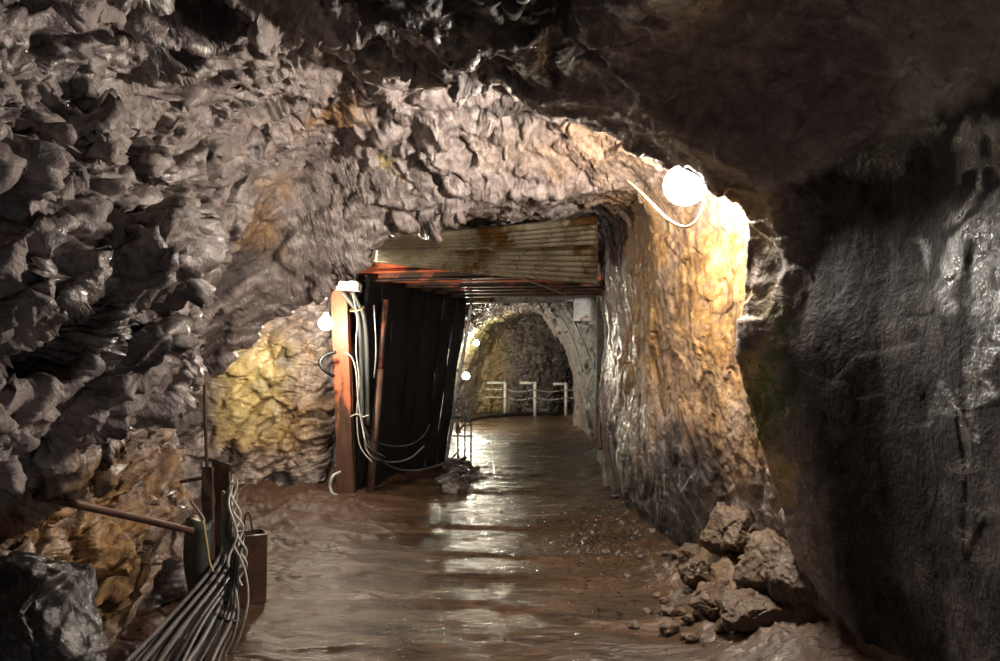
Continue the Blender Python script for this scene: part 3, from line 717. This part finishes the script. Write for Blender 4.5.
o = tube_obj('cable', [at(420, 256, 8.4), at(455, 264, 8.6), at(500, 271, 8.7), at(530, 281, 9.0), at(566, 295, 10.5)], .012, M['cable_pale']); tag(o, 'pale cable crossing under the corrugated sheet towards the frame', 'cable')

# ------------------------------------------------------------------ far end: hand rails, cables
rails = [((487, 383), (505, 383), (505, 416)), ((520, 383), (535, 383), (535, 415)), ((553, 384), (566, 384), (566, 413))]
for i, (a, b, c) in enumerate(rails):
    Y = 22.3
    c3 = at(*c, Y); c3.z = fz(c3.x, Y) - .03
    A, B = at(*a, Y), at(*b, Y)
    t = empty('handrail', c3, ['white angled handrail post nearest the two far bulbs', 'white angled handrail post in the middle of the far row', 'greyish angled handrail post furthest from the far bulbs'][i], 'handrail', 'handrail posts at the far bend')
    tube_obj('upright', [Vector((0, 0, 0)), B - c3 + Vector((0, 0, .04))], .048, M['white_pvc'], t, 8, None, False)
    tube_obj('top_rail', [A - c3, B - c3], .042, M['white_pvc'], t, 8, None, False)
    tube_obj('middle_bracket', [Vector((-.06, 0, .42)), Vector((.1, 0, .42))], .03, M['galv'], t, 8, None, False)
for k, (y, lab) in enumerate(((390, 'upper thin wire strung along the far handrail posts'), (398, 'lower thin wire strung along the far handrail posts'))):
    o = tube_obj('guard_wire', [at(480, y - 1, 22.3), at(505, y, 22.25), at(520, y + 2, 22.25), at(535, y, 22.25), at(550, y + 2, 22.25), at(566, y, 22.25), at(580, y + 1, 22.2)], .018, M['galv']); tag(o, lab, 'wire')
o = tube_obj('pipeline', [Vector((on_floor(x, y).x, on_floor(x, y).y, .06)) for x, y in ((462, 424), (485, 419), (520, 416), (560, 415))], .05, M['black']); tag(o, 'dark pipe lying on the ground along the far bend', 'pipe')
# right side: pale leaning pole, dark bent pipe
o = tube_obj('leaning_pole', [at(598, 405, 9.9), at(610, 352, 9.7)], .016, M['white_pvc']); tag(o, 'thin pale pole leaning on the right rock wall', 'pole')
o = tube_obj('bent_pipe', [at(601, 450, 9.3), at(599, 430, 9.35), at(603, 408, 9.4), at(608, 392, 9.45)], .032, M['rust']); tag(o, 'dark rusty bent pipe at the corner of the ochre pillar', 'pipe')
for i, (pts, lab) in enumerate((([(556, 310), (566, 325), (575, 345), (583, 372)], 'pale cable sagging over the far right rock, inner one'), ([(568, 308), (578, 330), (588, 352), (596, 380)], 'pale cable sagging over the far right rock, outer one'))):
    o = tube_obj('cable', [at(x, y, 13.4) for x, y in pts], .016, M['cable_pale']); tag(o, lab, 'cable', 'cables on the far right rock')
# ------------------------------------------------------------------ loose rocks
def rock_obj(name, c, r, seed, label, cat='rock', group=None, scale=(1, 1, 1), rotz=0, oc=0., wet=0., gl=0., sub=5, mid=0.):
    bm = bmesh.new(); bmesh.ops.create_icosphere(bm, subdivisions=sub, radius=1); V = np.array([v.co[:] for v in bm.verts]); 
    me = bpy.data.meshes.new(name); bm.to_mesh(me); bm.free()
    # cut flat faces on the ball, then roughen
    rnd = np.random.RandomState(seed); D = rnd.normal(size=(13, 3)); D /= np.linalg.norm(D, axis=1, keepdims=True); off = rnd.uniform(.55, .85, 13)
    dots = V @ D.T; lim = np.where(dots > 1e-3, off / np.maximum(dots, 1e-3), 9); k = np.minimum(1, lim.min(1))
    V2 = V * k[:, None]
    S_ = np.array(scale) * r
    W_ = V2 * S_ + seed * 3.1
    f3 = facets(W_ * (2.2 / r), 61, tilt=1.3, step=.5, sharp=40); f4 = facets(W_ * (6 / r), 71, tilt=1.3, step=.5, sharp=25)
    V2 = V2 * (1 + .10 * f3 + .04 * f4 + .05 * fbm(W_ * (3 / r), 75, 5))[:, None] * S_
    me.vertices.foreach_set('co', V2.astype(np.float32).ravel()); me.update()
    z = np.zeros(len(V2)); set_col(me, 'stain', np.stack([z + oc, z + wet, z], 1)); set_col(me, 'tone', np.stack([np.clip(.4 + f3 * .4, 0, 1), z + mid, z + gl], 1))
    o = link_mesh(name, me, M['rock']); o.location = c; o.rotation_euler = (0, 0, rotz)
    return tag(o, label, cat, group)
def settle(px, py, r, k=.35):
    p = on_floor(px, py); z = fz(p.x, p.y); return Vector((p.x, p.y, z + r * k))
rock_obj('boulder', at(-8, 668, 2.45) , .44, 3, 'big black wet boulder glittering in the bottom left corner', 'boulder', None, (.85, .8, .8), .4, wet=1., gl=1., sub=7)
rocks = [ # px, py(bottom), Y offset, r, label
 (738, 606, .17, (1.2, .9, .85), 'square brown rock at the top of the clay heap'),
 (776, 640, .19, (1.1, .9, 1.0), 'tall yellowish rock on the right side of the clay heap'),
 (700, 612, .10, (1.1, 1, .8), 'small brown rock low on the left side of the clay heap'),
 (716, 632, .12, (1.2, 1, .7), 'flat brown rock at the front of the clay heap'),
 (752, 655, .14, (1.3, 1, .7), 'wide mud covered rock at the foot of the clay heap'),
 (690, 585, .08, (1, 1, .8), 'little rock beside the flow of mud below the black rock'),
 (806, 655, .15, (1, 1, 1), 'mud brown rock wedged between heap and right wall'),
 (728, 570, .11, (1.3, 1, .7), 'brown lump lying behind the square rock of the heap'),
]
for i, (px, py, r, sc, lab) in enumerate(rocks):
    r *= 1.3; p = settle(px, py, r, .2)
    rock_obj('rock', p, r, 20 + i, lab, 'rock', 'rocks of the clay heap', sc, i * .9, oc=.75, wet=.68, gl=.25, sub=6)
p = settle(703, 553, .1); rock_obj('rock', p, .11, 44, 'blue grey stone tucked under the black overhang behind the heap', 'rock', None, (1.4, 1, .8), .3, wet=.2, gl=.4, sub=5)
st = [(606, 556, .035), (652, 545, .05), (672, 548, .06), (640, 560, .03), (668, 566, .04), (585, 540, .03), (622, 530, .035), (655, 528, .05), (640, 512, .05), (690, 566, .05), (660, 585, .035), (628, 578, .03), (600, 520, .03), (664, 618, .03), (616, 502, .045), (640, 496, .05)]
for i, (px, py, r) in enumerate(st):
    rock_obj('stone', settle(px, py, r, .3), r, 60 + i, 'small dark wet stone lying on the mud right of the walkway', 'stone', 'small stones on the mud', (1.3, 1, .7), i * 1.3, wet=.6, gl=.6, sub=3)
rn = random.Random(21)
for i in range(46):
    px = rn.gauss(735, 55); py = rn.gauss(622, 26)
    if not (630 < px < 830 and 560 < py < 655): continue
    r = rn.uniform(.025, .07)
    rock_obj('clod', settle(px, py, r, .3), r, 200 + i, 'small clod of brown clay fallen from the heap at the foot of the dark wall', 'clod', 'clay clods on the heap', (1.3, 1, .8), i * 1.7, oc=.75, wet=.6, gl=.2, sub=4)
# gravel
rnd = random.Random(5); bm = bmesh.new()
for i in range(600):
    x = rnd.gauss(1.0, .32); y = rnd.gauss(6.6, 1.0)
    r = rnd.uniform(.005, .014); m4 = Matrix.Translation((x, y, fz(x, y) + r * .2)) @ Matrix.Rotation(rnd.random() * 6, 4, Vector((rnd.random(), rnd.random(), 1)).normalized()) @ Matrix.Diagonal((r * 1.3, r, r * .7, 1))
    bmesh.ops.create_icosphere(bm, subdivisions=1, radius=1, matrix=m4)
o = bm_obj('gravel', bm, simple_mat('wet gravel', (.07, .05, .04), .25), None, False, (0, 0, 0)); tag(o, 'wet gravel scattered over the mud at the foot of the walls', 'gravel', kind='stuff')

# ------------------------------------------------------------------ lower left: sleeve, stake, rods, box, cables
o = tube_obj('iron_bar', [at(36, 496, 2.95), at(110, 512, 3.4), at(192, 531, 3.95)], .017, M['rust'], seg=10); tag(o, 'dark iron bar sticking slantwise out of the left wall', 'bar')
b = on_floor(203, 652); b.z = fz(b.x, b.y) - .05; Ys = b.y
def sleeve():
    pts = [b, at(204, 600, Ys), at(199, 560, Ys), at(200, 522, Ys)]; pts = catmull(pts); bm = bmesh.new(); rings = []
    for i, p in enumerate(pts):
        t_ = i / (len(pts) - 1); rr = .085 - .012 * t_
        rings.append([bm.verts.new(p + Vector((math.cos(a) * rr * (1 + .10 * math.sin(3 * a + t_ * 5)), math.sin(a) * rr * .8, (.03 * math.sin(2 * a) if i == len(pts) - 1 else 0)))) for a in [k * math.pi / 12 for k in range(24)]])
    for A, B in zip(rings, rings[1:]):
        for k in range(24): bm.faces.new((A[k], A[(k + 1) % 24], B[(k + 1) % 24], B[k]))
    bm.faces.new(rings[0][::-1]); bm.faces.new(rings[-1])
    o = bm_obj('plastic_sleeve', bm, M['tarp'], None, True, b); tag(o, 'grey green plastic sleeve standing under the end of the iron bar', 'sleeve')
sleeve()
def stake(px0, px1, ytop, ybot, w, lab, yo=0):
    p = on_floor(px0, ybot); p.z = fz(p.x, p.y) - .04; q = at(px1, ytop, p.y + yo); bm = bmesh.new(); add_beam(bm, p, q, rect(w, w * .55), up=(0, 1, 0))
    bmesh.ops.subdivide_edges(bm, edges=[e for e in bm.edges if e.calc_length() > .3], cuts=9)
    rn = random.Random(int(px0)); 
    for v in bm.verts: v.co += Vector((rn.uniform(-1, 1), rn.uniform(-1, 1), rn.uniform(-1, 1) * (3 if v.co.z > q.z - .02 else .4))) * .009
    o = bm_obj('wooden_stake', bm, M['wood'], None, False, p); tag(o, lab, 'stake', 'dark stakes on the left')
stake(228, 222, 462, 618, .11, 'broad dark split stake standing behind the cable bundle', .02)
stake(211, 207, 470, 628, .06, 'narrow dark stake left of the broad split stake', .02)
o = tube_obj('steel_rod', [at(222, 610, 5.25), at(208, 480, 5.25), at(204, 366, 5.3)], .012, M['rust'], seg=8); tag(o, 'thin black rod rising from the stakes to the dark hollow in the rock', 'rod')
o = tube_obj('steel_rod', [at(231, 560, 4.7), at(229, 505, 4.7), at(229, 472, 4.7)], .009, M['rust'], seg=8); tag(o, 'short brown rod upright just behind the pale twisted wires', 'rod')
o = tube_obj('steel_rod', [at(180, 482, 4.9), at(205, 478, 4.95), at(226, 480, 5.0)], .012, M['rust'], seg=8); tag(o, 'short rod lying level across the tops of the stakes', 'rod')
# open steel box
def steel_box():
    p = on_floor(250, 606); p.z = fz(p.x, p.y) - .02; h = .44; w = .085; t = empty('steel_box', p, 'open topped dark steel box standing on the mud beside the cables', 'box'); t.rotation_euler = (0, 0, .5)
    beam_obj('back_panel', (-w, w, h / 2), (w, w, h / 2), rect(.008, h), M['rust'], t); beam_obj('front_panel', (-w, -w, h / 2), (w, -w, h / 2), rect(.008, h), M['rust'], t)
    beam_obj('side_panel', (-w, -w, h / 2), (-w, w, h / 2), rect(.008, h), M['rust'], t); beam_obj('side_panel', (w, -w, h / 2), (w, w, h / 2), rect(.008, h), M['rust'], t)
    tube_obj('rim', [(-w, -w, h), (w, -w, h), (w, w, h), (-w, w, h), (-w, -w, h)], .007, M['galv'], t, 6, None, False)
    tube_obj('bent_wire_handle', [(-w * .3, w, h - .02), (-w * .3, w * .9, h + .09), (0, w * .9, h + .12), (w * .3, w, h)], .006, M['rust'], t, 6)
steel_box()
# cable bundle: upper sheaf and lower sheaf, each cable its own
rn = random.Random(11); cn = 0
wh = ['outermost left', 'second from the left', 'third from the left', 'fourth from the left', 'fifth from the left', 'middle', 'sixth from the right', 'fifth from the right', 'fourth from the right', 'third from the right', 'second from the right', 'outermost right']
def sheaf(n, start, mid, end, spread0, spread1, spread2, lab, mats, group, Y0, Y1, Y2):
    for i in range(n):
        u = (i / (n - 1) - .5) * 2; j = rn.uniform(-1, 1)
        k = round(i * 11 / (n - 1)) if n > 1 else 0
        nm = ('leftmost' if i == 0 else 'rightmost' if i == n - 1 else f'{["second", "third", "fourth", "fifth", "sixth", "seventh"][i - 1]} from the left')
        pts = [at(start[0] + u * spread0, start[1] + j * 6, Y0 + .02 * j), at((start[0] + mid[0]) / 2 + u * (spread0 * .7), (start[1] + mid[1]) / 2, (Y0 + Y1) / 2 - .04 + .03 * j), at(mid[0] + u * spread1, mid[1] + u * spread1 * .5, Y1 + (.035 if i % 2 else -.02)),
               at(mid[0] * .5 + end[0] * .5 + u * spread2 * .62 + 4, mid[1] * .55 + end[1] * .45, Y1 * .5 + Y2 * .5 + (.03 if i % 2 else -.02)), at(end[0] + u * spread2, end[1] + u * 8, Y2)]
        o = tube_obj('cable', pts, rn.uniform(.0085, .0125), M[mats[i % len(mats)]], seg=10)
        tag(o, lab % nm, 'cable', group)
sheaf(8, (230, 492), (226, 566), (128, 700), 7, 9, 32, 'grey cable of the upper bundle falling to the bottom edge, %s', ['cable_grey', 'cable_dark', 'cable_grey', 'cable_dark', 'cable_grey'], 'cables of the upper bundle', 4.45, 4.2, 3.55)
sheaf(6, (238, 540), (228, 612), (178, 705), 6, 9, 22, 'grey cable of the lower bundle near the steel box, %s', ['cable_grey', 'cable_grey', 'cable_dark'], 'cables of the lower bundle', 4.3, 4.1, 3.6)
# pale twisted wires at the front
def twist(path, Y, k, ph, r, rr, lab, mt='cable_pale'):
    P_ = catmull([at(x, y, Y + dz) for x, y, dz in path], 8); pts = []
    for i, p in enumerate(P_): a = ph + i * k; pts.append(p + Vector((math.cos(a) * rr, math.sin(a) * rr, 0)))
    o = tube_obj('wire', pts, r, M[mt], seg=8); tag(o, lab, 'wire', 'pale twisted wires of the cable bundle')
pw = [(233, 480, .1), (236, 510, .05), (241, 535, 0), (243, 560, -.02), (240, 585, -.04)]
twist(pw, 4.25, .5, 0, .007, .02, 'pale wire of the front twist, bending furthest left at its top')
twist(pw, 4.25, .5, 2.1, .007, .02, 'pale wire of the front twist, crossing over at its middle')
twist([(230, 486, .1), (232, 510, .05), (234, 540, 0), (230, 562, -.02), (222, 572, -.04)], 4.2, .4, 1, .007, .014, 'pale wire ending at the upper black tie')
twist([(236, 545, 0), (238, 565, 0), (232, 585, 0), (229, 606, 0), (222, 616, 0)], 4.15, .4, 4, .007, .012, 'pale wire ending at the lower black tie')
for pts, Y, lab, mt in (([(239, 555), (246, 575), (248, 600), (243, 625), (234, 648), (222, 660)], 4.1, 'pale wire looping in front of the steel box', 'cable_pale'), ([(236, 590), (238, 615), (232, 640), (225, 655), (232, 668)], 4.05, 'pale wire hanging straight to the ground below the ties', 'cable_pale'),
        ([(203, 520), (207, 545), (209, 560), (213, 572)], 4.05, 'yellowish wire hooked over the plastic sleeve', 'cable_yellow'), ([(190, 500), (202, 516), (205, 522)], 4.1, 'thin pale wire stretched from the rock to the sleeve top', 'cable_grey')):
    o = tube_obj('wire', [at(x, y, Y) for x, y in pts], .0065, M[mt]); tag(o, lab, 'wire')
ring('cable_tie', at(225, 568, 4.2), .009, .075, M['black'], 'upper black tie binding the grey cables', 'tie', (.35, .5, 0))
ring('cable_tie', at(228, 612, 4.1), .009, .07, M['black'], 'lower black tie binding the grey cables', 'tie', (.35, .5, 0))

# ------------------------------------------------------------------ lamp cord, roots, moss on the pillar
o = tube_obj('lamp_cord', [at(626, 180, 4.9), at(640, 192, 4.75), at(656, 208, 4.62), at(670, 221, 4.5), at(686, 227, 4.42), at(698, 219, 4.4), at(704, 205, 4.42), at(705, 190, 4.46)], .0085, M['cable_yellow']); tag(o, 'yellowed cord hanging in a loop below the big bulb', 'cord')
rts = [([(815, 402), (803, 410), (792, 414), (788, 425), (776, 438), (764, 444)], 'pale root spreading from the mossy corner, the longest', .010), ([(808, 392), (806, 404), (796, 412)], 'pale root pointing up beside the longest root', .007), ([(792, 414), (780, 405), (768, 402)], 'pale root running into the moss', .008), ([(752, 300), (763, 318), (770, 332), (773, 345)], 'pale root hanging down the pillar edge above the moss', .006)]
def on_wall(px, py, near=2.0):
    """first rock met along the line of sight, slightly in front of it"""
    dg = bpy.context.evaluated_depsgraph_get(); o_ = Vector((0, 0, EYE)); d = (at(px, py, 4) - o_).normalized()
    hit, p, n, *_ = S.ray_cast(dg, o_ + d * near, d); return p, n
for pts, lab, r in rts:
    o = tube_obj('root', [(lambda h: h[0] + h[1] * .012)(on_wall(x, y)) for x, y in pts], r, M['root'], seg=6, r1=r * .4); tag(o, lab, 'root', 'pale roots on the pillar')
bm = bmesh.new(); rn = random.Random(3)
for cx, cy, sx, sy, n in ((755, 398, 6, 16, 300), (746, 350, 4, 22, 200), (748, 430, 6, 14, 150), (764, 385, 5, 14, 160)):
    for i in range(n):
        p, nn = on_wall(rn.gauss(cx, sx), rn.gauss(cy, sy))
        r = rn.uniform(.004, .010)
        for k in range(3):
            d = (nn + Vector((rn.uniform(-1, 1), rn.uniform(-1, 1), rn.uniform(-1, .6))) * .9).normalized(); u_ = d.orthogonal().normalized() * r * .35
            a = bm.verts.new(p - u_); b_ = bm.verts.new(p + u_); c_ = bm.verts.new(p + d * r * 3); e_ = bm.verts.new(p + d * r * 1.2 + d.cross(u_).normalized() * r * .6)
            bm.faces.new((a, b_, c_)); bm.faces.new((a, e_, c_)); bm.faces.new((b_, c_, e_))
o = bm_obj('moss', bm, M['moss'], None, False, (0, 0, 0)); tag(o, 'green moss growing down the lit edge of the ochre pillar', 'moss', kind='stuff')

# ------------------------------------------------------------------ clutter at the end of the black boards
t = empty('pipe_rack', Vector((at(462, 455, 11.6).x, 11.6, 0)), 'small dark rack on thin legs at the end of the black boards', 'rack'); t.location.z = fz(t.location.x, 11.6); o0 = t.location.copy()
for x in (458, 465, 471):
    a = at(x, 452, 11.6); a.z = fz(a.x, 11.6); tube_obj('leg', [a - o0, at(x, 418, 11.6) - o0], .014, M['black'], t, 6, None, False)
tube_obj('crossbar', [at(452, 418, 11.6) - o0, at(474, 418, 11.6) - o0], .018, M['galv'], t, 6, None, False)
tube_obj('crossbar', [at(452, 436, 11.6) - o0, at(474, 436, 11.6) - o0], .014, M['galv'], t, 6, None, False)
rn = random.Random(8)
for i, lab in enumerate(('wet tangled wire lowest on the rack', 'wet tangled wire across the middle of the rack', 'wet tangled wire curling over the rack top', 'wet tangled wire rising highest above the rack')):
    pts = [at(453 + rn.uniform(0, 18), 428 - i * 8 + rn.uniform(-7, 7), 11.5 + rn.uniform(-.05, .05)) for k in range(7)]
    o = tube_obj('tangled_wire', pts, .013, M['cable_grey']); tag(o, lab, 'wire', 'tangled wires on the rack')
hp_ = [(455, 492, .13), (448, 486, .16), (463, 484, .12), (470, 478, .10), (457, 476, .15), (466, 470, .12), (473, 470, .08), (452, 470, .16), (461, 464, .12)]
for i, (px, py, r) in enumerate(hp_):
    rock_obj('rock', settle(px, py, r, .35), r, 90 + i, 'wet black rock in the pile at the end of the black boards', 'rock', 'wet rocks by the rack', (1.3, 1, .8), i, wet=.85, gl=1., sub=4)
